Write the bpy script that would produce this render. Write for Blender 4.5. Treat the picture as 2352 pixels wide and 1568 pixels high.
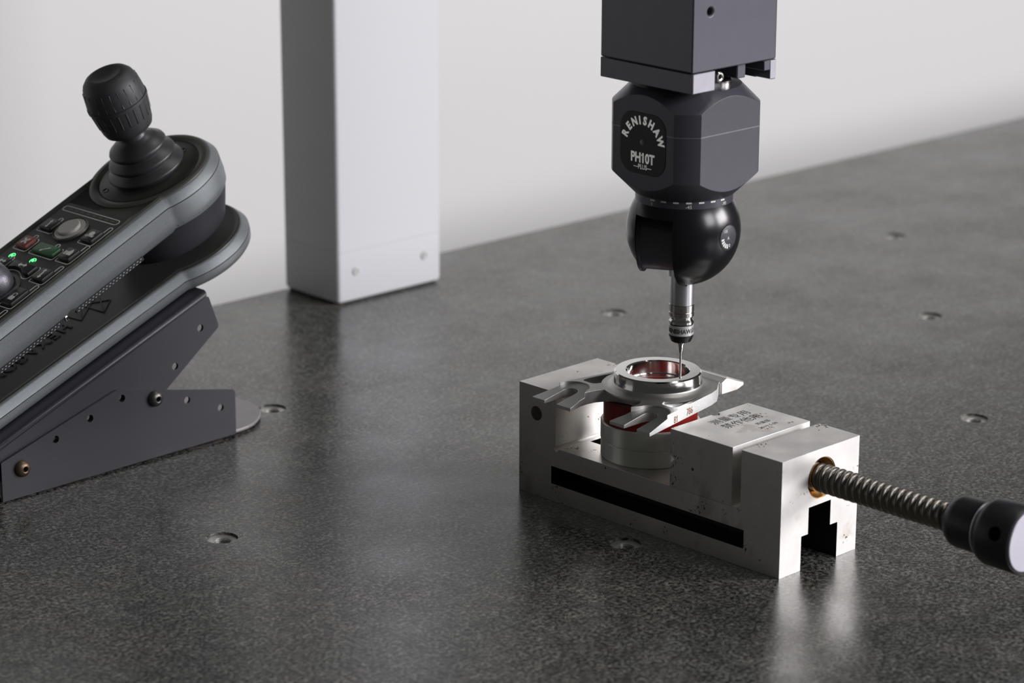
import bpy, bmesh, math, random
from mathutils import Matrix, Vector
random.seed(7)
for o in list(bpy.data.objects): bpy.data.objects.remove(o)
scene = bpy.context.scene
COL = scene.collection
MM = 0.001                       # the scene is written in millimetres, built in metres
rad = math.radians

# ------------------------------------------------------------------ camera
F_PX, PITCH, ROLL, HEAD = 6286.88, 0.29293, 0.00244, 0.82059
CAM = Vector((-1004.9, -874.64, 528.26))
fw = Vector((math.cos(HEAD)*math.cos(PITCH), math.sin(HEAD)*math.cos(PITCH), -math.sin(PITCH)))
rt = Vector((math.sin(HEAD), -math.cos(HEAD), 0)); up = rt.cross(fw)
rt2 = rt*math.cos(ROLL) + up*math.sin(ROLL); up2 = -rt*math.sin(ROLL) + up*math.cos(ROLL)
cd = bpy.data.cameras.new('camera'); cam = bpy.data.objects.new('camera', cd); COL.objects.link(cam)
cd.sensor_width = 36; cd.lens = F_PX/2352*36; cd.clip_start = 0.05; cd.clip_end = 50
cam.matrix_world = Matrix(((rt2.x, up2.x, -fw.x, CAM.x*MM), (rt2.y, up2.y, -fw.y, CAM.y*MM),
                           (rt2.z, up2.z, -fw.z, CAM.z*MM), (0, 0, 0, 1)))
cd.dof.use_dof = True; cd.dof.focus_distance = 1.495; cd.dof.aperture_fstop = 8.5; cd.dof.aperture_blades = 7
scene.camera = cam

# ------------------------------------------------------------------ world, lights, exposure
world = bpy.data.worlds.new('world'); scene.world = world; world.use_nodes = True
bg = world.node_tree.nodes['Background']; bg.inputs[0].default_value = (0.80, 0.83, 0.80, 1); bg.inputs[1].default_value = 0.042
def area(name, loc, target, sx, sy, power, color):
    l = bpy.data.lights.new(name, 'AREA'); l.shape = 'RECTANGLE'; l.size = sx; l.size_y = sy; l.energy = power; l.color = color
    o = bpy.data.objects.new(name, l); COL.objects.link(o); o.location = loc
    o.rotation_euler = (Vector(target)-Vector(loc)).to_track_quat('-Z', 'Y').to_euler(); return o
area('window_and_fill_light', (2.42, -2.42, 1.25), (0.1, 0.1, 0.1), 1.6, 1.1, 124, (0.985, 0.96, 0.985))
area('window_and_fill_light', (0.75, -3.1, 1.55), (0.2, 0.3, 0.1), 1.1, 1.2, 52, (0.95, 0.955, 1.0))  # added unseen fill lamp, softens the shadow the column casts on the wall
area('ceiling_light', (0.9, -0.35, 2.5), (0.4, 0.1, 0), 1.2, 0.6, 9, (1.0, 0.98, 0.92))
vs = scene.view_settings; vs.view_transform = 'Standard'; vs.look = 'None'; vs.gamma = 1; vs.use_curve_mapping = False
vs.exposure = 0.0

# ------------------------------------------------------------------ material helpers
def mat(name, color, rough=.5, metal=0.0, spec=.5, noise=None, bump=None, emit=None, coat=0, aniso=0):
    m = bpy.data.materials.new(name); m.use_nodes = True; nt = m.node_tree; b = nt.nodes['Principled BSDF']
    b.inputs['Base Color'].default_value = (*color, 1); b.inputs['Roughness'].default_value = rough
    b.inputs['Metallic'].default_value = metal; b.inputs['Specular IOR Level'].default_value = spec
    b.inputs['Coat Weight'].default_value = coat
    if aniso:                                           # turned surfaces: highlights stretch across the lathe lines
        b.inputs['Anisotropic'].default_value = aniso; tv = nt.nodes.new('ShaderNodeCombineXYZ'); tv.inputs[1].default_value = .05; tv.inputs[2].default_value = 1; nt.links.new(tv.outputs[0], b.inputs['Tangent'])
    tc = nt.nodes.new('ShaderNodeTexCoord')
    def nz(scale, detail=3, stretch=None):
        n = nt.nodes.new('ShaderNodeTexNoise'); n.inputs['Scale'].default_value = scale; n.inputs['Detail'].default_value = detail
        if stretch:
            mp = nt.nodes.new('ShaderNodeMapping'); mp.inputs['Scale'].default_value = stretch
            nt.links.new(tc.outputs['Object'], mp.inputs[0]); nt.links.new(mp.outputs[0], n.inputs['Vector'])
        else: nt.links.new(tc.outputs['Object'], n.inputs['Vector'])
        return n
    if noise:
        scale, amount = noise[0], noise[1]
        n = nz(scale, 4, noise[2] if len(noise) > 2 else None); mx = nt.nodes.new('ShaderNodeMix'); mx.data_type = 'RGBA'
        mx.inputs[6].default_value = (*[max(0, c*(1-amount)) for c in color], 1); mx.inputs[7].default_value = (*[min(1, c*(1+amount)) for c in color], 1)
        nt.links.new(n.outputs[0], mx.inputs[0]); nt.links.new(mx.outputs[2], b.inputs['Base Color'])
    if bump:
        n = nz(bump[0], 2, bump[2] if len(bump) > 2 else None); bp = nt.nodes.new('ShaderNodeBump'); bp.inputs['Strength'].default_value = bump[1]; bp.inputs['Distance'].default_value = 0.0003
        nt.links.new(n.outputs[0], bp.inputs['Height']); nt.links.new(bp.outputs[0], b.inputs['Normal'])
    if emit:
        b.inputs['Emission Color'].default_value = (*emit[0], 1); b.inputs['Emission Strength'].default_value = emit[1]
    return m

def granite_mat():
    m = bpy.data.materials.new('granite'); m.use_nodes = True; nt = m.node_tree; L = nt.links; b = nt.nodes['Principled BSDF']
    tc = nt.nodes.new('ShaderNodeTexCoord')
    def N(scale, detail, rough=.6):
        n = nt.nodes.new('ShaderNodeTexNoise'); n.inputs['Scale'].default_value = scale; n.inputs['Detail'].default_value = detail
        n.inputs['Roughness'].default_value = rough; L.new(tc.outputs['Object'], n.inputs['Vector']); return n
    a = N(430, 6, .82); c = N(95, 4, .65); g = N(14, 2)
    r1 = nt.nodes.new('ShaderNodeValToRGB'); r1.color_ramp.elements[0].position = .45; r1.color_ramp.elements[0].color = (.008, .008, .008, 1)
    r1.color_ramp.elements[1].position = .61; r1.color_ramp.elements[1].color = (.23, .225, .208, 1)
    L.new(a.outputs[0], r1.inputs[0])
    r2 = nt.nodes.new('ShaderNodeValToRGB'); r2.color_ramp.elements[0].position = .35; r2.color_ramp.elements[0].color = (.55, .55, .55, 1)
    r2.color_ramp.elements[1].position = .68; r2.color_ramp.elements[1].color = (1.32, 1.32, 1.30, 1)
    L.new(c.outputs[0], r2.inputs[0])
    r3 = nt.nodes.new('ShaderNodeValToRGB'); r3.color_ramp.elements[0].position = .35; r3.color_ramp.elements[0].color = (.82, .87, .86, 1)
    r3.color_ramp.elements[1].position = .65; r3.color_ramp.elements[1].color = (1.1, 1.06, 1.02, 1); L.new(g.outputs[0], r3.inputs[0])
    m1 = nt.nodes.new('ShaderNodeMix'); m1.data_type = 'RGBA'; m1.blend_type = 'MULTIPLY'; m1.inputs[0].default_value = 1
    L.new(r1.outputs[0], m1.inputs[6]); L.new(r2.outputs[0], m1.inputs[7])
    m2 = nt.nodes.new('ShaderNodeMix'); m2.data_type = 'RGBA'; m2.blend_type = 'MULTIPLY'; m2.inputs[0].default_value = 1
    L.new(m1.outputs[2], m2.inputs[6]); L.new(r3.outputs[0], m2.inputs[7]); L.new(m2.outputs[2], b.inputs['Base Color'])
    rr = nt.nodes.new('ShaderNodeMapRange'); rr.inputs[1].default_value = .3; rr.inputs[2].default_value = .7; rr.inputs[3].default_value = .21; rr.inputs[4].default_value = .34
    L.new(g.outputs[0], rr.inputs[0]); L.new(rr.outputs[0], b.inputs['Roughness'])
    b.inputs['Specular IOR Level'].default_value = .44
    bp = nt.nodes.new('ShaderNodeBump'); bp.inputs['Strength'].default_value = .12; bp.inputs['Distance'].default_value = .00015
    L.new(a.outputs[0], bp.inputs['Height']); L.new(bp.outputs[0], b.inputs['Normal'])
    return m

def steel_mat(name, color, rough, rust=(.16, .08, .04), speck=.815, metal=.85):
    """ground steel with fine grinding lines, faint stains and a few rust specks"""
    m = bpy.data.materials.new(name); m.use_nodes = True; nt = m.node_tree; L = nt.links; b = nt.nodes['Principled BSDF']
    tc = nt.nodes.new('ShaderNodeTexCoord')
    def N(scale, detail, st=None):
        n = nt.nodes.new('ShaderNodeTexNoise'); n.inputs['Scale'].default_value = scale; n.inputs['Detail'].default_value = detail
        if st:
            mp = nt.nodes.new('ShaderNodeMapping'); mp.inputs['Scale'].default_value = st; L.new(tc.outputs['Object'], mp.inputs[0]); L.new(mp.outputs[0], n.inputs['Vector'])
        else: L.new(tc.outputs['Object'], n.inputs['Vector'])
        return n
    stain = N(55, 3); fine = N(620, 3); place = N(60, 1); grind = N(300, 2, (.06, 3, 3))
    mx = nt.nodes.new('ShaderNodeMix'); mx.data_type = 'RGBA'
    mx.inputs[6].default_value = (*[c*.78 for c in color], 1); mx.inputs[7].default_value = (*[min(1, c*1.12) for c in color], 1); L.new(stain.outputs[0], mx.inputs[0])
    a = nt.nodes.new('ShaderNodeMath'); a.operation = 'MULTIPLY'; L.new(fine.outputs[0], a.inputs[0]); L.new(place.outputs[0], a.inputs[1])
    r = nt.nodes.new('ShaderNodeMapRange'); r.inputs[1].default_value = speck*.5; r.inputs[2].default_value = speck*.5+.05; L.new(a.outputs[0], r.inputs[0])
    m2 = nt.nodes.new('ShaderNodeMix'); m2.data_type = 'RGBA'; m2.inputs[7].default_value = (*rust, 1); L.new(r.outputs[0], m2.inputs[0]); L.new(mx.outputs[2], m2.inputs[6])
    sm = N(85, 2); sp = N(26, 1); sa = nt.nodes.new('ShaderNodeMath'); sa.operation = 'MULTIPLY'; L.new(sm.outputs[0], sa.inputs[0]); L.new(sp.outputs[0], sa.inputs[1])
    sr = nt.nodes.new('ShaderNodeMapRange'); sr.inputs[1].default_value = .34; sr.inputs[2].default_value = .44; sr.inputs[4].default_value = .32; L.new(sa.outputs[0], sr.inputs[0])
    m3 = nt.nodes.new('ShaderNodeMix'); m3.data_type = 'RGBA'; m3.inputs[7].default_value = (.30, .20, .13, 1); L.new(sr.outputs[0], m3.inputs[0]); L.new(m2.outputs[2], m3.inputs[6])
    L.new(m3.outputs[2], b.inputs['Base Color'])
    b.inputs['Metallic'].default_value = metal; b.inputs['Anisotropic'].default_value = .7
    tv = nt.nodes.new('ShaderNodeCombineXYZ'); tv.inputs[0].default_value = .03; tv.inputs[1].default_value = 1; tv.inputs[2].default_value = .25; L.new(tv.outputs[0], b.inputs['Tangent'])
    rr = nt.nodes.new('ShaderNodeMapRange'); rr.inputs[3].default_value = rough-.06; rr.inputs[4].default_value = rough+.08; L.new(stain.outputs[0], rr.inputs[0]); L.new(rr.outputs[0], b.inputs['Roughness'])
    bp = nt.nodes.new('ShaderNodeBump'); bp.inputs['Strength'].default_value = .06; bp.inputs['Distance'].default_value = .0001; L.new(grind.outputs[0], bp.inputs['Height']); L.new(bp.outputs[0], b.inputs['Normal'])
    return m

M = {
 'granite': granite_mat(),
 'wall': mat('wall_paint', (.74, .735, .72), .55, noise=(2, .02)),
 'room': mat('room_paint', (.30, .31, .30), .7),
 'white': mat('white_enamel', (.66, .67, .695), .38, noise=(3, .02)),
 'steel': steel_mat('ground_steel', (.80, .78, .755), .41),
 'jaw': steel_mat('ground_steel_jaw', (.76, .745, .72), .46, speck=.77),
 'machined': mat('machined_steel', (.60, .59, .56), .22, 1, noise=(90, .08), bump=(900, .08)),
 'polished': mat('polished_steel', (.74, .73, .71), .12, 1, noise=(60, .05)),
 'cast': mat('cast_steel', (.56, .55, .53), .40, 1, noise=(400, .10), bump=(4500, .25)),
 'cast_rough': mat('cast_rough', (.80, .80, .79), .52, .7, noise=(900, .12), bump=(2200, .7)),
 'alu': mat('turned_aluminium', (.84, .84, .78), .42, .7, noise=(40, .08), bump=(800, .08, (.05, .05, 4)), aniso=.8),
 'red': mat('red_polymer', (.29, .010, .007), .35, 0, noise=(60, .15)),
 'bronze': mat('bronze', (.62, .36, .14), .35, 1, noise=(80, .15)),
 'thread': mat('oiled_screw_steel', (.22, .205, .18), .34, 1, noise=(120, .15)),
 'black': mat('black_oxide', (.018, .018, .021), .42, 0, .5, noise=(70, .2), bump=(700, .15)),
 'lav': mat('brushed_end_face', (.55, .53, .60), .4, .6, noise=(50, .06)),
 'anod': mat('black_anodised', (.070, .069, .086), .36, .25, .7, noise=(200, .1), bump=(1800, .12)),
 'anod_cut': mat('bare_anodised_edge', (.50, .49, .54), .45, .4, .5, noise=(150, .12)),
 'quill': mat('grey_anodised', (.125, .124, .150), .34, .35, .7, noise=(120, .08), bump=(1500, .1)),
 'gloss': mat('gloss_black', (.010, .010, .012), .24, 0, .5, noise=(30, .2)),
 'label': mat('label_black', (.014, .014, .016), .5, noise=(50, .1)),
 'ink': mat('white_print', (.78, .80, .76), .5, noise=(400, .06)),
 'inkgrey': mat('grey_print', (.30, .31, .31), .5, noise=(400, .1)),
 'brown': mat('brown_marking', (.30, .13, .05), .6, noise=(500, .2)),
 'etch': mat('etched_mark', (.05, .048, .045), .7, noise=(500, .3)),
 'shaftgrey': mat('satin_shaft', (.66, .67, .70), .34, .9, noise=(40, .04), aniso=.6),
 'ringwhite': mat('probe_band', (.66, .66, .65), .35, .5, noise=(60, .04)),
 'paint': mat('silver_grey_paint', (.28, .30, .315), .34, .55, .5, noise=(3800, .55), bump=(4200, .5)),
 'shell': mat('dark_shell', (.066, .067, .062), .45, 0, .5, noise=(900, .2), bump=(1500, .25)),
 'shell2': mat('dark_tray', (.030, .031, .028), .42, 0, .5, noise=(700, .2), bump=(1200, .15)),
 'pod': mat('dark_rubber_pod', (.035, .035, .042), .5, 0, .5, noise=(500, .15), bump=(1500, .15)),
 'panel': mat('membrane_panel', (.018, .018, .017), .42, noise=(100, .15)),
 'key': mat('rubber_key', (.022, .022, .021), .48, noise=(200, .15)),
 'keyred': mat('red_key', (.22, .055, .045), .5, noise=(150, .12)),
 'keygreen': mat('green_key', (.035, .12, .045), .5, noise=(150, .12)),
 'led': mat('lit_green_led', (.1, .7, .2), .4, emit=((.10, 1.0, .22), 2.2)),
 'boot': mat('rubber_boot', (.036, .036, .038), .38, noise=(300, .12), bump=(1500, .1)),
 'knob': mat('soft_knob', (.042, .042, .045), .5, noise=(600, .15), bump=(1800, .2)),
 'ballknob': mat('metal_flake_knob', (.17, .165, .19), .38, .7, noise=(1600, .4), bump=(1800, .4)),
 'strap': mat('black_webbing', (.012, .012, .013), .7, bump=(900, .4)),
 'stitch': mat('white_thread', (.36, .37, .39), .7, noise=(600, .1)),
 'stand': mat('black_powder_coat', (.027, .026, .034), .36, .1, .55, noise=(1800, .25), bump=(3000, .3)),
 'foot': mat('foot_plate', (.33, .31, .32), .5, .3, noise=(80, .08)),
 'bolt': mat('rusty_bolt', (.17, .12, .085), .42, .8, noise=(320, .55), bump=(700, .3)),
 'bolt2': mat('dark_bolt', (.11, .105, .10), .38, .8, noise=(320, .3)),
 'insert': mat('threaded_insert_steel', (.62, .61, .57), .42, .8, noise=(150, .15)),
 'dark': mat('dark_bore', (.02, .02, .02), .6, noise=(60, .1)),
 'screwwhite': mat('painted_screw', (.52, .53, .52), .45, .3, noise=(100, .05)),
 'pad': mat('milled_seat', (.50, .50, .48), .34, 1, noise=(200, .06), bump=(1800, .06)),
 'foil': mat('silver_foil_print', (.90, .92, .88), .22, 1, noise=(400, .04)),
 'pearl': mat('pearl_plastic', (.50, .485, .455), .42, .25, noise=(300, .08)),
 'dialface': mat('speckled_dial', (.065, .065, .075), .5, .2, noise=(2200, .9)),
 'seam': mat('seam_edge', (.24, .24, .26), .4, .5, noise=(100, .1)),
}

# ------------------------------------------------------------------ geometry helpers (mm)
def tag(o, label=None, cat=None, group=None, kind=None):
    if label: o['label'] = label
    if cat: o['category'] = cat
    if group: o['group'] = group
    if kind: o['kind'] = kind
    return o
def thing(name, label, cat, loc=(0, 0, 0), rz=0, group=None):
    o = bpy.data.objects.new(name, None); COL.objects.link(o); o.empty_display_size = .01
    o.location = Vector(loc)*MM; o.rotation_euler = (0, 0, rz); return tag(o, label, cat, group)
def obj(name, bm, m, parent=None, smooth=None, bevel=0, X=None, segs=2):
    """link a bmesh (mm) as one mesh object; X = matrix baked into the vertices"""
    if X is not None: bmesh.ops.transform(bm, matrix=X, verts=bm.verts)
    bmesh.ops.scale(bm, vec=(MM, MM, MM), verts=bm.verts)
    bmesh.ops.recalc_face_normals(bm, faces=bm.faces)
    me = bpy.data.meshes.new(name); bm.to_mesh(me); bm.free()
    o = bpy.data.objects.new(name, me); COL.objects.link(o)
    me.materials.append(M[m] if isinstance(m, str) else m)
    if parent: o.parent = parent
    if bevel:
        bv = o.modifiers.new('bevel', 'BEVEL'); bv.width = bevel*MM; bv.segments = segs; bv.limit_method = 'ANGLE'; bv.angle_limit = rad(30); bv.harden_normals = False
    if smooth is not None:
        me.polygons.foreach_set('use_smooth', [True]*len(me.polygons))
        me.set_sharp_from_angle(angle=rad(smooth))
    return o
def box(x0, x1, y0, y1, z0, z1, bm=None):
    bm = bm or bmesh.new()
    v = [bm.verts.new(p) for p in ((x0,y0,z0),(x1,y0,z0),(x1,y1,z0),(x0,y1,z0),(x0,y0,z1),(x1,y0,z1),(x1,y1,z1),(x0,y1,z1))]
    for f in ((0,3,2,1),(4,5,6,7),(0,1,5,4),(1,2,6,5),(2,3,7,6),(3,0,4,7)): bm.faces.new([v[i] for i in f])
    return bm
def prism(poly, h0, h1, axis='z', bm=None):
    """extrude a 2D polygon: axis z: (x,y); axis y: (x,z); axis x: (y,z)"""
    bm = bm or bmesh.new()
    def P(a, b, h): return {'z': (a, b, h), 'y': (a, h, b), 'x': (h, a, b)}[axis]
    lo = [bm.verts.new(P(a, b, h0)) for a, b in poly]; hi = [bm.verts.new(P(a, b, h1)) for a, b in poly]
    n = len(poly); bm.faces.new(lo); bm.faces.new(list(reversed(hi)))
    for i in range(n): bm.faces.new([lo[i], hi[i], hi[(i+1) % n], lo[(i+1) % n]])
    return bm
def lathe(prof, seg=64, c=(0, 0, 0), bm=None, close=True):
    """prof: (r,z) pairs around the z axis"""
    bm = bm or bmesh.new(); rings = []
    for r, z in prof:
        if r < 1e-6: rings.append([bm.verts.new((c[0], c[1], c[2]+z))])
        else: rings.append([bm.verts.new((c[0]+r*math.cos(2*math.pi*i/seg), c[1]+r*math.sin(2*math.pi*i/seg), c[2]+z)) for i in range(seg)])
    for a, b in zip(rings[:-1], rings[1:]):
        for i in range(seg):
            j = (i+1) % seg
            if len(a) == 1 and len(b) == 1: continue
            if len(a) == 1: bm.faces.new([a[0], b[j], b[i]])
            elif len(b) == 1: bm.faces.new([a[i], a[j], b[0]])
            else: bm.faces.new([a[i], a[j], b[j], b[i]])
    if close:
        for rg in (rings[0], rings[-1]):
            if len(rg) > 1: bm.faces.new(rg)
    return bm
def ringlathe(prof, seg=64, c=(0, 0, 0)):
    """closed profile (does not touch the axis)"""
    return lathe(list(prof)+[prof[0]], seg, c, close=False)
def weld(bm): bmesh.ops.remove_doubles(bm, verts=bm.verts, dist=1e-5); return bm
def loft(layers, bm=None, cap=True):
    """layers: list of (poly2d, w); equal point counts"""
    bm = bm or bmesh.new(); R = [[bm.verts.new((a, b, w)) for a, b in poly] for poly, w in layers]
    n = len(R[0])
    for a, b in zip(R[:-1], R[1:]):
        for i in range(n): bm.faces.new([a[i], a[(i+1) % n], b[(i+1) % n], b[i]])
    if cap: bm.faces.new(R[0]); bm.faces.new(R[-1])
    return bm
def rrect(x0, x1, y0, y1, r, n=5):
    pts = []
    for cx, cy, a in ((x1-r, y1-r, 0), (x0+r, y1-r, 90), (x0+r, y0+r, 180), (x1-r, y0+r, 270)):
        for i in range(n+1):
            t = rad(a+90*i/n); pts.append((cx+r*math.cos(t), cy+r*math.sin(t)))
    return pts
def circ(cx, cy, r, n=48): return [(cx+r*math.cos(2*math.pi*i/n), cy+r*math.sin(2*math.pi*i/n)) for i in range(n)]
def ribbon(pts, width, w, h=.12, closed=False, bm=None):
    """flat raised line along 2D points on the plane z = w"""
    bm = bm or bmesh.new(); n = len(pts); L, R = [], []
    for i in range(n):
        p0 = Vector(pts[i-1] if (i or closed) else pts[i]); p1 = Vector(pts[(i+1) % n] if (i < n-1 or closed) else pts[i])
        d = (p1-p0); d = d/ max(d.length, 1e-9); nrm = Vector((-d.y, d.x))*width/2; p = Vector(pts[i])
        L.append((p+nrm)); R.append((p-nrm))
    vl = [[bm.verts.new((q.x, q.y, z)) for q in S] for S in (L, R) for z in (w, w+h)]
    ll, lh, rl, rh = vl
    for i in range(n if closed else n-1):
        j = (i+1) % n
        bm.faces.new([lh[i], lh[j], rh[j], rh[i]]); bm.faces.new([ll[i], ll[j], lh[j], lh[i]]); bm.faces.new([rl[i], rh[i], rh[j], rl[j]]); bm.faces.new([ll[i], rl[i], rl[j], ll[j]])
    if not closed:
        for i in (0, n-1): bm.faces.new([ll[i], lh[i], rh[i], rl[i]])
    return bm
def fillet(pts, r, n=4):
    """round the interior corners of an open polyline"""
    out = [tuple(pts[0])]
    for i in range(1, len(pts)-1):
        a, b, c = Vector(pts[i-1]), Vector(pts[i]), Vector(pts[i+1])
        d = min(r, (a-b).length*.45, (c-b).length*.45)
        p, q = b+(a-b).normalized()*d, b+(c-b).normalized()*d
        for k in range(n+1):
            t = k/n; out.append(tuple((1-t)**2*p+2*t*(1-t)*b+t*t*q))
    return out+[tuple(pts[-1])]
def boolean(bm, cutters, op='DIFFERENCE'):
    """exact booleans in mm; returns a new bmesh"""
    def tmp(b):
        bmesh.ops.recalc_face_normals(b, faces=b.faces); me = bpy.data.meshes.new('tmp'); b.to_mesh(me); b.free()
        o = bpy.data.objects.new('tmp', me); COL.objects.link(o); return o
    base = tmp(bm); cs = [tmp(c) for c in cutters]
    for c in cs:
        md = base.modifiers.new('b', 'BOOLEAN'); md.operation = op; md.object = c; md.solver = 'EXACT'
    dg = bpy.context.evaluated_depsgraph_get(); me = bpy.data.meshes.new_from_object(base.evaluated_get(dg))
    out = bmesh.new(); out.from_mesh(me)
    for o in [base]+cs:
        d = o.data; bpy.data.objects.remove(o); bpy.data.meshes.remove(d)
    bpy.data.meshes.remove(me); return out
def text_bm(s, size, extrude=.05, align='CENTER', sx=1.0, bold=0.0, shear=0.0):
    cu = bpy.data.curves.new('txt', 'FONT'); cu.body = s; cu.size = size; cu.extrude = extrude; cu.align_x = align; cu.align_y = 'CENTER'
    cu.offset = bold; cu.shear = shear; cu.resolution_u = 3
    o = bpy.data.objects.new('txt', cu); COL.objects.link(o); dg = bpy.context.evaluated_depsgraph_get(); dg.update()
    me = bpy.data.meshes.new_from_object(o.evaluated_get(dg)); bm = bmesh.new(); bm.from_mesh(me)
    bpy.data.objects.remove(o); bpy.data.curves.remove(cu); bpy.data.meshes.remove(me)
    if sx != 1: bmesh.ops.scale(bm, vec=(sx, 1, 1), verts=bm.verts)
    return bm
def frame(o, x, y, z=None):
    """matrix from origin and axis vectors"""
    x = Vector(x).normalized(); y = Vector(y).normalized(); z = Vector(z).normalized() if z else x.cross(y)
    return Matrix(((x.x, y.x, z.x, o[0]), (x.y, y.y, z.y, o[1]), (x.z, y.z, z.z, o[2]), (0, 0, 0, 1)))
def join(bm, other):
    me = bpy.data.meshes.new('t'); other.to_mesh(me); other.free(); bm.from_mesh(me); bpy.data.meshes.remove(me); return bm

# ================================================================== the setting
# back wall of the machine table, the room around it
w = obj('wall_back', box(-2200, 3600, 1050, 1100, -900, 520), 'wall'); tag(w, 'plain off-white panel wall rising behind the granite table', kind='structure')

# granite table with countersunk threaded inserts
INS = [(-176.1, 243.8), (-21.7, 90.4), (288.7, 410), (596.5, 414), (443.7, 257), (287.1, 96.6), (-17.7, 402)]
cut = [prism(circ(x, y, 8.7, 40), -3.2, 5) for x, y in INS]
gbm = boolean(box(-800, 2300, -760, 611, -160, 0), cut)
table = thing('granite_table', 'dark speckled granite surface table with countersunk threaded inserts', 'table')
obj('granite_slab', gbm, 'granite', table)
for x, y in INS:
    prof = [(4.6, -9), (4.6, -2.0), (5.3, -1.5), (8.4, -1.3), (8.65, -1.6), (8.65, -9)]
    i = obj('threaded_insert', ringlathe(prof, 40, (x, y, 0)), 'insert', table, smooth=35)
    th = bmesh.new()
    for k in range(4):
        z = -4.2-k*1.3; join(th, ringlathe([(4.65, z+.5), (3.9, z), (4.65, z-.5)], 28, (x, y, 0)))
    obj('thread', th, 'insert', i, smooth=30)
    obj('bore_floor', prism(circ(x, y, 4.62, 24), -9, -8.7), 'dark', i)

# ================================================================== white column
ct = thing('machine_column', 'white square enclosed column standing on the table against the wall', 'column', (157.7, 550.5, 0))
obj('post', prism(rrect(0, 95.7, 0, 60.2, 3), 37.75, 470), 'white', ct, smooth=40)
cap = obj('end_cover', loft([(rrect(2.5, 93.2, 2.5, 57.7, 2), 1.2), (rrect(.8, 94.9, .8, 59.4, 2.6), 2), (rrect(0, 95.7, 0, 60.2, 3), 4), (rrect(0, 95.7, 0, 60.2, 3), 37.6)]), 'white', ct, smooth=40)
obj('shadow_gap_foot', box(3, 92.5, 3, 58, 0, 4), 'dark', ct)  # recessed foot coloured dark to stand for the shadow gap under the cover
for x in (16.2, 79.5):
    X = frame((x, 0, 22.5), (1, 0, 0), (0, 0, 1))
    s = obj('screw', lathe([(0, .2), (.7, .2), (1.2, .9), (2.6, .9), (3.1, .2), (3.1, -1), (0, -1)], 24, close=False), 'screwwhite', cap, smooth=40, X=X)

# ================================================================== precision vise
VY = rad(1.539)
vise = thing('precision_vise', 'ground steel toolmaker vise lying on the granite under the probe', 'vise', (0, 0, 0), VY)
VW, VL, VH, VF = 63.0, 192.0, 64.2, 31.5
def V(x, y, z=0): return (math.cos(VY)*x-math.sin(VY)*y, math.sin(VY)*x+math.cos(VY)*y, z)
key = [(17.2, -5), (17.2, 19.1), (22.6, 19.1), (22.6, 33.7), (40.6, 33.7), (40.6, 19.6), (46.8, 19.6), (46.8, -5)]
vcut = [box(-5, VW+5, 27.6, 163.4, VF, 80),                                   # the open bed
        prism(key, -5, 158, 'y'),                                            # T-shaped keyway under the bed
        box(-5, 16.4, 24.8, 166.5, 10.2, 20.4), box(VW-15.6, VW+5, 24.8, 166.5, 10.2, 20.4),   # side slots
        prism(circ(178.4, 48.4, 4.2, 32), -5, 14, 'x'),
        prism([(27.0, VF+1), (29.2, VF+1), (30.2, VF-.2), (28.2, VF-2.2), (26.2, VF-.3)], -5, VW+5, 'x'),   # relief grooves
        prism([(164.0, VF+1), (161.8, VF+1), (160.8, VF-.2), (162.8, VF-2.2), (164.8, VF-.3)], -5, VW+5, 'x'),
        prism(circ(32.5, 48, 11.4, 48), -5, 40, 'y')]
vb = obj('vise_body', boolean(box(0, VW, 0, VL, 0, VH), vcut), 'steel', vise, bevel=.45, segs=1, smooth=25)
vb.data.materials.append(M['black'])                 # inner faces of the keyway and side slots take the black material
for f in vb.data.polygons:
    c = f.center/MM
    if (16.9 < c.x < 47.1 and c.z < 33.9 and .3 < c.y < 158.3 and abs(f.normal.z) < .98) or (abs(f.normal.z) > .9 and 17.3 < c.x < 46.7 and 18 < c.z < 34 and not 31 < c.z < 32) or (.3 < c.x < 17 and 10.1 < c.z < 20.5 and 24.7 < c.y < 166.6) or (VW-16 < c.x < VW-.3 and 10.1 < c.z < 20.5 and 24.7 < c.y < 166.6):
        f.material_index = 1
# movable jaw with crossed V grooves
jcut = [prism([(38.2, 80), (38.2, 76), (35.4, 74.2), (32.6, 76), (32.6, 80)], 20, 80, 'z'),
        prism([(80, 49.6), (77, 49.6), (74.6, 47.3), (77, 45), (80, 45)], -5, 70, 'x'),
        prism(circ(61.5, 44.8, .9, 16), -3, 3, 'x')]
jaw = obj('movable_jaw', boolean(box(0.05, VW-.05, 33.8, 77.6, VF+.05, VH-.2), jcut), 'jaw', vise, bevel=.6, segs=2, smooth=25)
eng = bmesh.new()
def top_text(s, size, x, y, sx=1.0, bold=0.0):
    b = text_bm(s, size, .02, 'RIGHT', sx, bold); bmesh.ops.translate(b, vec=(x, y, VH-.2+.02), verts=b.verts); join(eng, b)
top_text('测量专用', 7.2, 51.5, 67.2, 1.05); top_text('禁作他用', 7.2, 51.5, 58.6, 1.05)
obj('engraved_lettering', eng, 'etch', jaw)
eng = bmesh.new(); top_text('质量部', 3.6, 48.5, 49.8, 1.0); top_text('2019.5.09', 3.4, 48.5, 44.3, 1.1)
obj('engraved_date', eng, 'etch', jaw)
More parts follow.
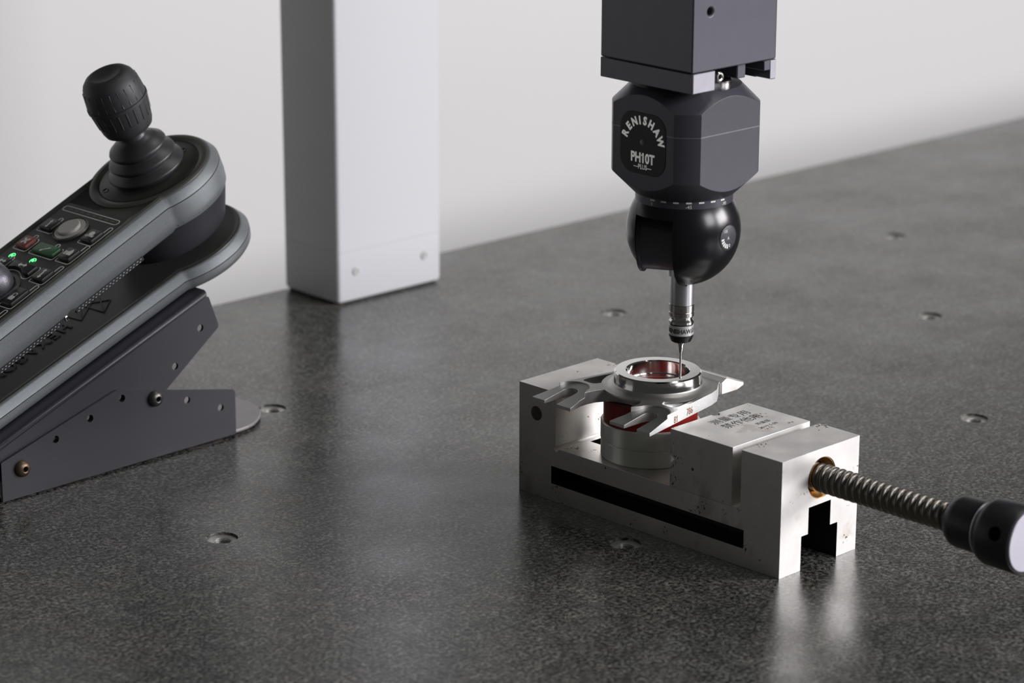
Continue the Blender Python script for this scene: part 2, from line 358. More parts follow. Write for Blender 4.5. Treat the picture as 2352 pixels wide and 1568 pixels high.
# lead screw: a real helical thread running out of a bronze nut
def threaded(y0, y1, r, depth, pitch, seg=36, per=10):
    bm = bmesh.new(); n = int(abs(y1-y0)/pitch*per); rings = []
    for i in range(n+1):
        y = y0+(y1-y0)*i/n; ring = []
        for k in range(seg):
            a = 2*math.pi*k/seg; ph = (y/pitch+k/seg) % 1; t = abs(ph*2-1)
            rr = r-depth*min(1, max(0, (t-.25)/.45)); ring.append(bm.verts.new((rr*math.cos(a), y, rr*math.sin(a))))
        rings.append(ring)
    for a, b in zip(rings[:-1], rings[1:]):
        for k in range(seg): bm.faces.new([a[k], a[(k+1) % seg], b[(k+1) % seg], b[k]])
    bm.faces.new(rings[0]); bm.faces.new(rings[-1]); return bm
YAX = Matrix.Rotation(rad(90), 4, 'X')           # lathe z -> -y
SC = Matrix.Translation((32.5, 0, 48))
scr = obj('lead_screw', threaded(24, -92, 7.7, 1.5, 4.45), 'thread', vise, smooth=50, X=SC)
obj('bronze_nut', ringlathe([(8.0, -28), (8.0, -4.5), (8.8, -3.6), (10.2, -2.2), (11.0, -.6), (11.35, -.6), (11.35, -28)], 48), 'bronze', vise, smooth=35, X=SC @ YAX)
hd = obj('screw_handle', boolean(lathe([(0, 86), (11.0, 86), (12.8, 88.5), (13.4, 91), (13.4, 103.6), (12.9, 104.2), (12.9, 105.4), (16.2, 108), (17.2, 111), (17.2, 127), (16.4, 128.6), (0, 128.6)], 64, close=False),
     [prism(circ(0, 121.0, 3.7, 24), -30, 30, 'x')]), 'black', scr, smooth=35, X=SC @ YAX @ Matrix.Rotation(rad(-20), 4, 'Z'))
obj('handle_groove_ring', ringlathe([(12.9, 104.2), (13.7, 104.4), (13.9, 104.9), (13.7, 105.4), (12.9, 105.5)], 64), 'lav', hd, smooth=40, X=SC @ YAX)
obj('handle_end_face', lathe([(0, 128.5), (15.6, 128.5), (15.6, 129.4), (15.2, 129.8), (4, 129.8), (0, 129.8)], 48, close=False), 'lav', hd, smooth=40, X=SC @ YAX)

# ================================================================== fixture disc under the part
FX, FY = 31.5, 121.0
fx = thing('fixture_disc', 'stacked turned aluminium discs with red pad standing between the vise jaws', 'fixture', V(FX, FY, VF), VY)
obj('lower_disc', lathe([(0, 0), (26.6, 0), (27.3, .7), (27.3, 9.7), (26.9, 10.1), (0, 10.1)], 96, close=False), 'alu', fx, smooth=35)
obj('upper_disc', lathe([(0, 10.15), (27, 10.15), (27.5, 10.6), (27.5, 20.0), (26.9, 20.6), (0, 20.6)], 96, close=False), 'alu', fx, smooth=35)
obj('red_pad', lathe([(0, 20.65), (25.6, 20.65), (26.0, 21.1), (26.0, 33.3), (15.2, 33.3), (15.2, 40), (0, 40)], 96, close=False), 'red', fx, smooth=35)

# ================================================================== forked workpiece
PX, PY = 33.2, 117.6
part = thing('forked_casting', 'cast steel clevis part with polished ring and two forked ends on the vise', 'casting', V(0, 0, 0), VY)
def half(sgn):
    """outline of one half, from the concave middle to the lug end (y measured from the axis)"""
    p = [(11.2, 0), (10.6, 4), (9.2, 9), (6.0, 13.4), (1.0, 16.2), (-5, 17.2), (-11, 16.8), (-15, 15.6), (-20.4, 14.6), (-20.4, 25.2)]
    cx, cy = -5.6, 29.8
    p += [(cx+4.6*math.cos(rad(a)), cy+4.6*math.sin(rad(a))) for a in range(-90, 91, 15)]
    p += [(-20.4, 34.4), (-20.4, 43.8), (-11, 41.9), (0, 39.7), (10, 37.7), (20, 35.7), (32, 33.3), (43, 31.1), (50, 28.6), (55, 24.8), (60, 21.0), (66, 18.6), (71, 17.6)]
    return [(x, PY+sgn*y) for x, y in p]
a, b = half(1), half(-1)
outline = a+list(reversed(b[1:]))
ZB, ZT = 65.0, 72.0
def pad_cutter(sgn):
    """sloping machined seat around each fork slot"""
    cx, cy = -4.0, PY+sgn*29.8; R = 10.2
    pl = [(-30, cy-17), (-9, cy-17), (cx-2.5, cy-12.5)]+[(cx+R*math.cos(rad(t)), cy+R*math.sin(rad(t))) for t in range(-80, 81, 10)]+[(cx-2.5, cy+12.5), (-9, cy+17), (-30, cy+17)]
    bm = bmesh.new(); zz = lambda x: 71.3+(x-5)*.176
    lo = [bm.verts.new((x, y, zz(x))) for x, y in pl]; hi = [bm.verts.new((x, y, 80)) for x, y in pl]; n = len(pl)
    bm.faces.new(lo); bm.faces.new(hi)
    for i in range(n): bm.faces.new([lo[i], lo[(i+1) % n], hi[(i+1) % n], hi[i]])
    return bm
def pocket(pts, z):
    """dished pocket with sloping walls"""
    c = (sum(p[0] for p in pts)/len(pts), sum(p[1] for p in pts)/len(pts))
    sc = lambda k: [(c[0]+(x-c[0])*k, c[1]+(y-c[1])*k) for x, y in pts]
    return loft([(sc(.62), z), (sc(.82), z+.9), (sc(.95), z+2.6), (sc(1.0), 75)])
def pk(s): return fillet([(3, PY+s*38), (13, PY+s*37.8), (32, PY+s*32.6), (29.5, PY+s*29.4), (16, PY+s*24.5), (9.0, PY+s*25.5), (3, PY+s*38)], 3)[1:-1]+[]
def pkl(s):
    q = [(8.6, PY+s*35.6), (33.0, PY+s*31.0), (27, PY+s*27.6), (15, PY+s*22.4), (8.4, PY+s*25.0)]
    out = []
    for i in range(5):
        A, B, C = Vector(q[i-1]), Vector(q[i]), Vector(q[(i+1) % 5]); P = B+(A-B)*.3; Q = B+(C-B)*.3
        for k in range(5):
            t = k/4; out.append(tuple((1-t)**2*P+2*t*(1-t)*B+t*t*Q))
    return out
plate = boolean(prism(outline, ZB, ZT), [prism(circ(PX, PY, 15.6, 64), 50, 90), pad_cutter(1), pad_cutter(-1), pocket(pkl(1), 67.0), pocket(pkl(-1), 67.0)])
bp_ = obj('bracket_plate', plate, 'cast', part, bevel=.6, segs=3, smooth=38)
bp_.data.materials.append(M['pad']); bp_.data.materials.append(M['cast_rough'])
for f in bp_.data.polygons:
    c = f.center/MM
    if c.x < 7 and (.97 < f.normal.z < .995 or (c.x < -19.9)): f.material_index = 1      # milled fork seats
    elif abs(f.normal.z) < .3 and c.y < PY-17 and c.x > -19 and f.normal.y < -.3 and not (c.x < 9 and c.y > PY-38): f.material_index = 2   # raw outer flank
ring = [(15.6, ZT-3), (15.6, 73.2), (17.2, 73.4), (17.2, 80.0), (17.7, 80.6), (23.2, 80.6), (24.0, 79.9), (24.1, 75.6), (24.6, 74.3)]
obj('polished_ring', ringlathe(ring+[(24.6, ZT-3)], 128, (PX, PY, 0)), 'polished', part, smooth=32)
obj('ring_fillet', ringlathe([(24.4, 74.6), (25.0, 73.6), (26.2, 72.7), (28.2, 72.15), (31.0, 71.9), (31.0, 71), (24.4, 71)], 128, (PX, PY, 0)), 'cast', part, smooth=60)
# lug with a machined wedge end
lugp = [(60.5, 64.8), (60.5, 71.6), (65.5, 73.6), (79.5, 68.6), (79.5, 66.4), (74, 64.8)]
obj('machined_lug', prism(lugp, PY-22.6, PY+17.4, 'y'), 'steel', part, bevel=.5, segs=2, smooth=30)
side = fillet([(-8, 76.2), (45, 86.4)], 1)
d = Vector((1, .2, 0)).normalized(); nrm = Vector((d.y, -d.x, 0))
for s, (tx, ty, tz), sz in (('81', (5.8, 79.06, 67.1), 5.6), ('786', (19.7, 81.84, 68.0), 5.4)):
    bmt = text_bm(s, sz, .03, 'CENTER', .82)
    if s == '81': prism([(1.2, 1.95), (.45, 1.35), (.45, .85), (1.2, 1.4)], -.03, .03, bm=bmt)
    obj('stamped_number', bmt, 'brown', part, X=frame(Vector((tx, ty, tz))+nrm*.12, d, (0, 0, 1)))

# ================================================================== machine quill
q = thing('machine_quill', 'dark grey square quill of the measuring machine coming down from above', 'machine arm', (-5.4, 64, 246.6))
QX, QY = 63.5, 66.4
qb = boolean(box(0, QX, 0, QY, 10.6, 330), [prism(circ(12.3, 41.2, 2.1, 24), -5, 12, 'y')])
obj('quill_beam', qb, 'quill', q, bevel=.9, segs=2, smooth=35)
lower = boolean(box(0, QX, 0, QY, 0, 10.4), [box(16.7, 54.3, -3, 44, -3, 12), box(54, 58.7, -3, 30, -2, 5.2), box(44, 60, -3, 10, -3, 0.6), box(-3, -1, 0, 1, 0, 1)])
obj('end_plate', lower, 'quill', q, bevel=.4, segs=1, smooth=35)
obj('bare_corner_face', box(.6, 16.3, -.25, .3, .5, 10.2), 'anod_cut', q)
obj('bare_lug_face', box(58.9, 63.1, -.25, .3, .5, 10.2), 'anod_cut', q)
obj('end_lug', box(38, 44.5, 4, 18, 2.6, 10.5), 'quill', q, bevel=.5, segs=1)
X = frame((20.3, 1.0, 6.6), (1, 0, 0), (0, 0, 1))
obj('socket_screw', ringlathe([(1.3, -2), (1.3, 1.4), (1.7, 1.6), (2.3, 1.6), (2.7, 1.1), (2.7, -2)], 24), 'machined', q, X=X, smooth=35)
obj('socket_screw_bore', lathe([(0, -1), (1.3, -1), (1.3, -.4), (0, -.4)], 20, close=False), 'dark', q, X=X)

# ================================================================== probe head
HX, HY = 26.0, 97.7
head = thing('probe_head', 'black indexing probe head with rounded knuckle clamped under the quill', 'probe head', (HX, HY, 184))
A_, RC = 32.0, 38.9
def flats(z0, z1): return box(-A_, A_, -A_, A_, z0, z1)
prof_lo = [(0, 2.2), (27.0, 2.2), (RC, 13.8), (RC, 38.0), (RC-.5, 38.4), (0, 38.4)]
prof_hi = [(0, 38.6), (RC-.5, 38.6), (RC, 39.0), (RC, 50.6), (29.0, 60.4), (21, 60.4), (21, 62.4), (0, 62.4)]
lo = obj('lower_housing', boolean(flats(-2, 70), [lathe(prof_lo, 128, close=False)], 'INTERSECT'), 'anod', head, bevel=.35, segs=2, smooth=20)
hi = obj('upper_housing', boolean(flats(-2, 70), [lathe(prof_hi, 128, close=False)], 'INTERSECT'), 'anod', head, bevel=.35, segs=2, smooth=20)
seam = boolean(box(-A_-.02, A_+.02, -A_-.02, A_+.02, 38.25, 38.75), [lathe([(0, 30), (RC+.02, 30), (RC+.02, 50), (0, 50)], 128, close=False)], 'INTERSECT')
obj('seam_line', seam, 'seam', head)
obj('mounting_collar', ringlathe([(4, 60), (4, 63.2), (8.2, 63.2), (8.8, 62.6), (8.8, 60)], 64, (8, -13, 0)), 'machined', head, smooth=35)
obj('mounting_stud', lathe([(0, 60), (13, 60), (13, 72.6), (0, 72.6)], 48, close=False), 'anod', head, smooth=35)
# name plate on the -X flat
LZ = lambda z: z-184
lab = obj('name_plate', prism(rrect(97.6-HY-16.6, 97.6-HY+16.6, LZ(199.5), LZ(232.2), 9), -A_-.25, -A_+.2, 'x'), 'label', head, bevel=.15, segs=1)
def flat_text(s, size, y, z, parent, m='foil', name='printed_lettering', sx=1.0, bold=0.0, ang=0):
    b = text_bm(s, size, .03, 'CENTER', sx, bold)
    X = frame((-A_-.28, y-HY, LZ(z)), (0, -math.cos(ang), math.sin(ang)), (0, math.sin(ang), math.cos(ang)))
    obj(name, b, m, parent, X=X)
AC = (97.8, 214.6)
for ch, an in zip('RENISHAW', (-68, -47, -26, -9, 7, 27, 49, 72)):
    t = rad(an); R = 13.4
    flat_text(ch, 5.9, AC[0]-R*math.sin(t), AC[1]+R*math.cos(t), lab, bold=.3, ang=-t, sx=.9, name='brand_letter')
flat_text('PH10T', 7.2, 97.6, 208.0, lab, bold=.26, sx=.84)
obj('printed_lettering', prism([(.15, 2.45), (-.55, 1.9), (-.55, 1.2), (.15, 1.7)], 0, .06), 'foil', lab, X=frame((-A_-.30, 97.65-HY+.25, LZ(208.0)), (0, -1, 0), (0, 0, 1)))
flat_text('—PLUS—', 3.6, 97.5, 203.4, lab, sx=.85, bold=.05)
obj('plate_rivet', lathe([(0, .9), (1.2, .7), (1.7, 0), (1.7, -.4), (0, -.4)], 24, close=False), 'inkgrey', lab, smooth=50, X=frame((-A_-.2, 97.8-HY, LZ(216.6)), (0, -1, 0), (0, 0, 1)))
# graduated collar
col = obj('graduated_collar', lathe([(0, 2.4), (26.0, 2.4), (26.0, -2.4), (25.5, -2.8), (0, -2.8)], 96, close=False), 'anod', head, smooth=35)
for i, an in enumerate(range(184, 281, 15)):
    t = rad(an); b = box(-1.5, 1.5, -.4, .4, -.1, .1)
    obj('tick_mark', b, 'ink', col, X=frame((26.05*math.cos(t), 26.05*math.sin(t), 1.0), (-math.sin(t), math.cos(t), 0), (0, 0, 1)))
def collar_text(s, an):
    t = rad(an); obj('scale_number', text_bm(s, 2.6, .03, 'CENTER'), 'ink', col, X=frame((26.1*math.cos(t), 26.1*math.sin(t), -1.2), (-math.sin(t), math.cos(t), 0), (0, 0, 1)))
collar_text('-45', 229); collar_text('-90', 277); collar_text('0', 183)
# knuckle: a split sphere with the tilting drum in its slot
KC = (0, 0, 165.2-184); KR = 30.6
ka = rad(-59); kx, ky = math.cos(ka), math.sin(ka)
def ball(): 
    pr = [(KR*math.cos(rad(t)), KR*math.sin(rad(t))) for t in range(-90, 91, 5)]
    pr[0] = (0, -KR); pr[-1] = (0, KR); return lathe(pr, 96, KC, close=False)
SL = Matrix.Translation(KC) @ Matrix.Rotation(ka, 4, 'Z')
def slab(x0, x1, z0=-60, z1=60):
    b = box(x0, x1, -60, 60, z0, z1); bmesh.ops.transform(b, matrix=SL, verts=b.verts); return b
topcut = lambda: box(-60, 60, -60, 60, -2.2, 60)
t = rad(275); D = Vector((math.cos(t), math.sin(t), 0)); KV = Vector(KC)
DX = frame(KV+D*(KR-.9), (-math.sin(t), math.cos(t), 0), (0, 0, 1))
def dialcut():
    b = lathe([(0, -1.9), (6.95, -1.9), (6.95, 9), (0, 9)], 48, close=False); bmesh.ops.transform(b, matrix=DX, verts=b.verts); return b
near = obj('near_cheek', boolean(ball(), [slab(-80, .7), topcut(), dialcut()]), 'gloss', head, bevel=.6, segs=2, smooth=40)
def disc_cut():
    b = lathe([(0, -30), (20.5, -30), (20.5, 0), (0, 0)], 64, close=False)
    bmesh.ops.transform(b, matrix=SL @ Matrix.Translation((-24.5+30, 0, -5.5)) @ Matrix.Rotation(rad(90), 4, 'Y'), verts=b.verts); return b
far = obj('far_cheek', boolean(ball(), [slab(-21.5, 80), topcut()]), 'gloss', head, bevel=.6, segs=2, smooth=40)
web = obj('knuckle_bridge', boolean(ball(), [slab(-80, -21.4), slab(.6, 80), slab(-80, 80, -80, 10.5), topcut()]), 'gloss', head, smooth=40)
dr = Matrix.Translation(KC) @ Matrix.Rotation(ka, 4, 'Z') @ Matrix.Translation((0, 0, -6.0)) @ Matrix.Rotation(rad(90), 4, 'Y')
obj('tilt_drum', lathe([(0, -21.6), (18.9, -21.6), (18.9, -20.2), (17.4, -19.8), (17.4, .9), (0, .9)], 80, close=False), 'quill', head, smooth=35, X=dr)
# dial inlay on the near cheek
dial = obj('tilt_scale_dial', lathe([(0, -1.8), (6.5, -1.8), (6.5, .3), (6.2, .5), (0, .5)], 48, close=False), 'dialface', head, smooth=35, X=DX)
obj('dial_rim', ringlathe([(6.5, -1.8), (6.5, .4), (6.9, .4), (6.9, -1.8)], 48), 'gloss', dial, smooth=35, X=DX)
for an in (188, 206, 224, 242, 260):
    a0, a1 = rad(an-6), rad(an+6)
    b = prism([(3.6*math.cos(a0), 3.6*math.sin(a0)), (5.9*math.cos(a0), 5.9*math.sin(a0)), (5.9*math.cos(a1), 5.9*math.sin(a1)), (3.6*math.cos(a1), 3.6*math.sin(a1))], .51, .6)
    obj('dial_graduation', b, 'ink', dial, X=DX)
for s, x, y, sz in (('0', 1.0, -4.6, 2.6), ('A', 0, -.4, 2.4), ('105', -2.4, 3.6, 2.2)):
    b = text_bm(s, sz, .03, 'CENTER'); bmesh.ops.translate(b, vec=(x, y, .55), verts=b.verts); obj('dial_character', b, 'ink', dial, X=DX)

# ================================================================== touch probe
TX, TY = 25.9, 97.7
pb = thing('touch_probe', 'slim silver touch probe with thin stylus hanging over the polished ring', 'probe', (TX, TY, 81.0))
Z = lambda y: 81.3+(868-y)*.2463-81.0
obj('extension_shaft', lathe([(0, Z(696.5)), (6.55, Z(696.5)), (6.6, Z(695.5)), (6.6, Z(634)), (7.9, Z(632)), (7.9, Z(612)), (0, Z(612))], 64, close=False), 'shaftgrey', pb, smooth=35)
for yy in (648,):
    t = rad(243); obj('shaft_pin_hole', lathe([(0, -.2), (.8, -.2), (.8, .12), (0, .12)], 16, close=False), 'dark', pb, X=frame((6.55*math.cos(t), 6.55*math.sin(t), Z(yy)), (-math.sin(t), math.cos(t), 0), (0, 0, 1)))
obj('upper_ring', lathe([(0, Z(714)), (6.5, Z(714)), (6.75, Z(713)), (6.75, Z(697.5)), (6.5, Z(696.6)), (0, Z(696.6))], 64, close=False), 'machined', pb, smooth=35)
lr = obj('lower_ring', lathe([(0, Z(724)), (6.5, Z(724)), (6.8, Z(723)), (6.8, Z(715.2)), (6.5, Z(714.2)), (0, Z(714.2))], 64, close=False), 'machined', pb, smooth=35)
for yy, sg in ((708.5, 1), (717, -1)):
    t = rad(222); b = prism([(-.9, 0), (.9, 0), (0, 1.5*sg)], 0, .1)
    obj('alignment_mark', b, 'etch', pb, X=frame((6.8*math.cos(t), 6.8*math.sin(t), Z(yy)), (-math.sin(t), math.cos(t), 0), (0, 0, 1)))
obj('magnetic_neck', lathe([(0, Z(741)), (6.2, Z(741)), (6.7, Z(740)), (6.7, Z(735)), (6.2, Z(732)), (5.9, Z(730)), (5.9, Z(724)), (0, Z(724))], 64, close=False), 'polished', pb, smooth=30)
obj('rubber_seal', lathe([(0, Z(743)), (6.45, Z(743)), (6.45, Z(741)), (0, Z(741))], 64, close=False), 'black', pb, smooth=35)
band = obj('name_band', lathe([(0, Z(766)), (6.5, Z(766)), (6.75, Z(765)), (6.75, Z(762.5)), (6.55, Z(762)), (6.55, Z(748)), (6.75, Z(747.4)), (6.75, Z(744)), (6.5, Z(743)), (0, Z(743))], 64, close=False), 'ringwhite', pb, smooth=30)
tb = text_bm('RENISHAW.®', 3.3, .03, 'CENTER', .92, .12)
for v in tb.verts:
    an = rad(221)+v.co.x/6.6; rr = 6.6+v.co.z; y = v.co.y; v.co = (rr*math.cos(an), rr*math.sin(an), Z(755)+y)
obj('band_lettering', tb, 'etch', band)
obj('black_nose', lathe([(0, Z(783)), (4.6, Z(783)), (5.5, Z(781)), (6.6, Z(770)), (6.7, Z(767)), (6.7, Z(766)), (0, Z(766))], 64, close=False), 'gloss', pb, smooth=30)
st = obj('stylus', lathe([(0, Z(866.6)), (.62, Z(866.4)), (.62, Z(813)), (.75, Z(811)), (1.45, Z(800)), (1.45, Z(788.5)), (2.2, Z(788)), (2.3, Z(785)), (1.9, Z(783)), (0, Z(783))], 32, close=False), 'polished', pb, smooth=30)
obj('stylus_tip', lathe([(0, Z(869.3)), (.5, Z(868.9)), (.78, Z(867.8)), (.78, Z(866.8)), (.5, Z(865.8)), (0, Z(865.4))], 24, close=False), 'machined', st, smooth=60)

# ================================================================== controller stand
SX, SYY, SYAW = -233.9, 369.0, rad(1.708)
stand = thing('controller_stand', 'black powder-coated sheet metal stand holding the joystick controller on a slope', 'stand', (SX, SYY, 0), SYAW)
SW = 97.0
def sheet(poly, v0, v1, holes, m='stand', name='side_plate', bev=.5):
    cs = [prism(circ(x, z, r, 28), v0-5, v1+5, 'y') for x, z, r in holes]
    return obj(name, boolean(prism(poly, v0, v1, 'y'), cs), m, stand, bevel=bev, segs=2, smooth=35)
low = [(0.4, 0.8), (167.3, 1.8), (167.3, 28.4), (165.6, 30), (81.6, 48.4), (80, 48.2), (1.8, 24.2), (.4, 23.6)]
lh = [(84.5, 42.7, 2.2), (107.7, 36.6, 2.2), (131.4, 31.0, 2.2), (156.1, 20.7, 2.2), (61.7, 35.8, 2.2), (37.6, 29.0, 2.2), (13.9, 17.7, 2.2)]
sheet(low, 0, 1.8, lh); sheet(low, SW-1.8, SW, lh)
upp = [(-4, 12), (-4, 26), (-2, 31.4), (148.2, 90.4), (151.2, 89.6), (157.8, 71.6), (157.4, 69.6), (118.9, 40.7), (96, 30), (60, 20)]
uh = [(144.3, 72.0, 2.2), (124.9, 52.7, 2.2), (84.5, 42.7, 2.2), (61.7, 35.8, 2.2), (37.6, 29.0, 2.2)]
sheet(upp, 2.0, 3.8, uh, name='upper_flange'); sheet(upp, SW-3.8, SW-2.0, uh, name='upper_flange')
# the sloping deck with a rolled bend into each flange
T = rad(22.0); dk = bmesh.new()
prof = [(2.0, -3.6)]
sec = [(2.0, -4.0), (2.0, -2.6), (2.35, -1.4), (3.2, -.5), (4.4, 0), (SW-4.4, 0), (SW-3.2, -.5), (SW-2.35, -1.4), (SW-2.0, -2.6), (SW-2.0, -4.0), (SW-3.8, -4), (SW-3.8, -2.6), (SW-4.6, -1.8), (4.6, -1.8), (3.8, -2.6), (3.8, -4)]
u0, u1 = -3.5, 161.5
lo_ = [dk.verts.new((u0*math.cos(T), v, 33.3+u0*math.sin(T)+w*math.cos(T))) for v, w in sec]
hi_ = [dk.verts.new((u1*math.cos(T)-0, v, 33.3+u1*math.sin(T)+w*math.cos(T))) for v, w in sec]
dk.faces.new(lo_); dk.faces.new(hi_)
for i in range(len(sec)): dk.faces.new([lo_[i], lo_[(i+1) % len(sec)], hi_[(i+1) % len(sec)], hi_[i]])
obj('sloping_deck', dk, 'stand', stand, smooth=50)
# base with a rounded tongue that reaches past the end of the side plates
tn = [(2, 1.9), (166, 1.9), (172, 2.0), (179, 3.0), (185, 5.2), (191, 8.8), (197, 13.6), (202, 19), (205.6, 25), (208, 32), (209, 40)]
tongue = tn+[(u, SW-v) for u, v in reversed(tn)]
obj('base_plate', prism(tongue, 1.4, 3.4), 'foot', stand, bevel=.5, segs=2)
for u, v in ((150, 24), (150, SW-24), (18, 20), (18, SW-20)): obj('rubber_foot', lathe([(0, 0), (8, 0), (8.6, .5), (8.6, 1.4), (0, 1.4)], 32, (u, v, 0), close=False), 'strap', stand, smooth=35)
def bolt(x, z, m, r, lab):
    X = frame((x, 0, z), (1, 0, 0), (0, 0, 1))
    b = obj('button_bolt', lathe([(0, .6), (1.35, .6), (1.5, 3.6), (2.0, 3.9), (3.2, 3.5), (4.4, 2.4), (5.0, .6), (5.0, 0), (0, 0)], 40, close=False), m, stand, smooth=40, X=X)
    obj('hex_socket', lathe([(0, .7), (1.45, .7), (1.45, .9), (0, .9)], 6, close=False), 'dark', b, X=X); b['label'] = lab
bolt(13.9, 17.7, 'bolt', 5, 'rust-stained button head bolt'); bolt(107.7, 37.6, 'bolt2', 5, 'dark steel button head bolt')

# ================================================================== joystick controller
ctl = thing('joystick_controller', 'dark hand controller with joystick, keypad and silver edges lying on the stand', 'controller', (SX, SYY, 0), SYAW)
BX = Matrix.Rotation(-rad(24.6), 4, 'Y'); TXM = Matrix.Rotation(-rad(22.0), 4, 'Y')
VC = 48.5
def outline2(hw, cu, R, u0, inset, end=8, n_arc=56):
    """handle with parallel sides running into a round pod; inset shrinks it"""
    hw -= inset; R -= inset; u0 += inset; a = math.asin(min(.999, hw/R)); pts = []
    a0 = math.pi-a
    for i in range(n_arc+1):
        t = a0-2*a0*i/n_arc; pts.append((cu+R*math.cos(t), VC+R*math.sin(t)))
    r = max(1.0, end-inset)
    for k in range(7): t = rad(270-90*k/6); pts.append((u0+r+r*math.cos(t), VC-hw+r+r*math.sin(t)))
    for k in range(7): t = rad(180-90*k/6); pts.append((u0+r+r*math.cos(t), VC+hw-r+r*math.sin(t)))
    return pts
def bo(i): return outline2(37.5, 198.2, 42.2, 4, i)
def to(i): return outline2(37.5, 193.6, 45.2, 4.5, i, 9)
# ---- base tray
tb_ = lambda ls: loft([(to(i), w) for i, w in ls])
tray = obj('base_tray', tb_([(6, 31.2), (2.2, 31.8), (.8, 33.2), (.25, 35.5), (0, 38.35)]), 'paint', ctl, smooth=40, X=TXM)
obj('tray_seam', tb_([(.8, 38.2), (.8, 39.1)]), 'dark', tray, X=TXM)
obj('tray_rim', tb_([(0, 38.9), (.3, 39.4), (2.7, 42.9), (3.2, 43.5), (4.0, 43.9)]), 'paint', ctl, smooth=40, X=TXM)
obj('tray_deck', tb_([(3.8, 43.6), (4.0, 44.4), (5.0, 44.9), (6.4, 44.3), (7.4, 44.2)]), 'shell2', ctl, smooth=40, X=TXM)
# raised lettering and emblem on the deck (reads from the joystick end)
let = bmesh.new()
for ch, u in zip('HEXAGON', (98.6, 90.6, 82.3, 74.2, 65.8, 57.0, 48.0)):
    b = text_bm(ch, 12.5, .35, 'CENTER', .85, .25); bmesh.ops.transform(b, matrix=frame((u, 40.9, 44.4), (-1, 0, 0), (0, -1, 0)), verts=b.verts); join(let, b)
obj('embossed_lettering', let, 'gloss', ctl, X=TXM)
P = {'TR': (131.3, 35.5), 'BR': (120.3, 28.5), 'top': (130.1, 48.9), 'L': (108, 48.9), 'BL': (108.8, 36.2), 'tl': (119.9, 50.7), 'm': (120.2, 43.2), 't2': (131, 46)}
em = bmesh.new()
for s in (('BL', 'L'), ('BL', 'top'), ('BR', 'TR'), ('BR', 'tl'), ('TR', 'tl'), ('BR', 't2'), ('BL', 'tl')): ribbon([P[s[0]], P[s[1]]], .55, 44.1, .55, bm=em)
obj('embossed_emblem', em, 'gloss', ctl, X=TXM)
# ---- handle body
bb = lambda ls: loft([(bo(i), w) for i, w in ls])
body = obj('lower_shell', bb([(7, 60.4), (2.6, 61.2), (1.0, 63.2), (.3, 68), (0, 77.1)]), 'paint', ctl, smooth=40, X=BX)
obj('shell_seam', bb([(.8, 77.0), (.8, 78.0)]), 'dark', body, X=BX)
obj('upper_rim', bb([(0, 77.75), (.3, 78.3), (2.9, 82.0), (3.4, 82.5), (4.2, 82.9)]), 'paint', ctl, smooth=40, X=BX)
obj('top_cover', bb([(4.0, 82.4), (4.2, 83.3), (5.4, 84.1), (6.6, 83.9), (8.0, 83.1), (9.2, 82.9)]), 'shell', ctl, smooth=40, X=BX)
# pod under the joystick, tapering to the tray
pod = []
for r, w in ((35.0, 43.2), (36.2, 44.4), (38.2, 52), (40.2, 60), (41.4, 64.5)): pod.append((circ(198.2-(64.5-w)*.16, VC, r, 72), w))
obj('joystick_pod', loft(pod), 'pod', ctl, smooth=40, X=BX)
obj('rear_pillar', box(16, 30, 40, 60, 36, 61), 'shell', ctl, bevel=1, X=BX)
obj('round_seat', ringlathe([(31.6, 81.5), (31.6, 83.2), (33.5, 84.2), (36.0, 84.3), (37.2, 83.4), (37.2, 81.5)], 96, (198.4, VC, 0)), 'shell', ctl, smooth=50, X=BX)
obj('seat_disc', lathe([(0, 81.5), (30.9, 81.5), (30.9, 83.2), (30.4, 83.6), (0, 83.6)], 96, (198.4, VC, 0), close=False), 'shell2', ctl, smooth=40, X=BX)
for u, v in ((173.5, VC+12), (222, VC-6)): obj('seat_screw', ringlathe([(.8, 83.3), (.8, 83.8), (1.9, 83.9), (2.2, 83.5)], 24, (u, v, 0)), 'gloss', ctl, X=BX, smooth=40)
# joystick
obj('bellows_boot', lathe([(0, 83), (20.4, 83), (20.8, 84.2), (22.6, 86.0), (23.4, 87.2), (22.8, 88.4), (19.0, 90.2), (18.4, 91.2), (19.6, 92.6), (20.6, 94.0), (20.0, 95.4), (16.2, 97.2), (15.6, 98.2), (16.8, 99.6), (17.6, 101.0), (17.0, 102.4), (12, 106.2), (9.2, 108.0), (8.6, 109.4), (8.4, 111.5), (0, 111.5)], 80, (198.4, VC, 0), close=False), 'boot', ctl, smooth=70, X=BX)
obj('stem', lathe([(0, 108), (6.6, 108), (7.2, 110.6), (7.2, 114), (0, 114)], 40, (198.4, VC, 0), close=False), 'machined', ctl, smooth=40, X=BX)
knob = obj('joystick_knob', lathe([(0, 112.2), (8.6, 112.2), (12.2, 112.8), (14.4, 114.4), (15.4, 117), (16.6, 124), (17.7, 131.6), (17.7, 131.9), (18.35, 132.1), (18.35, 133.7), (17.7, 133.9), (17.7, 134.2), (17.5, 139), (16.7, 144), (15.2, 147.8), (13.0, 150.2), (10.4, 151.4), (8.6, 151.2), (5, 150.2), (0, 149.8)], 96, (198.4, VC, 0), close=False), 'knob', ctl, smooth=40, X=BX)
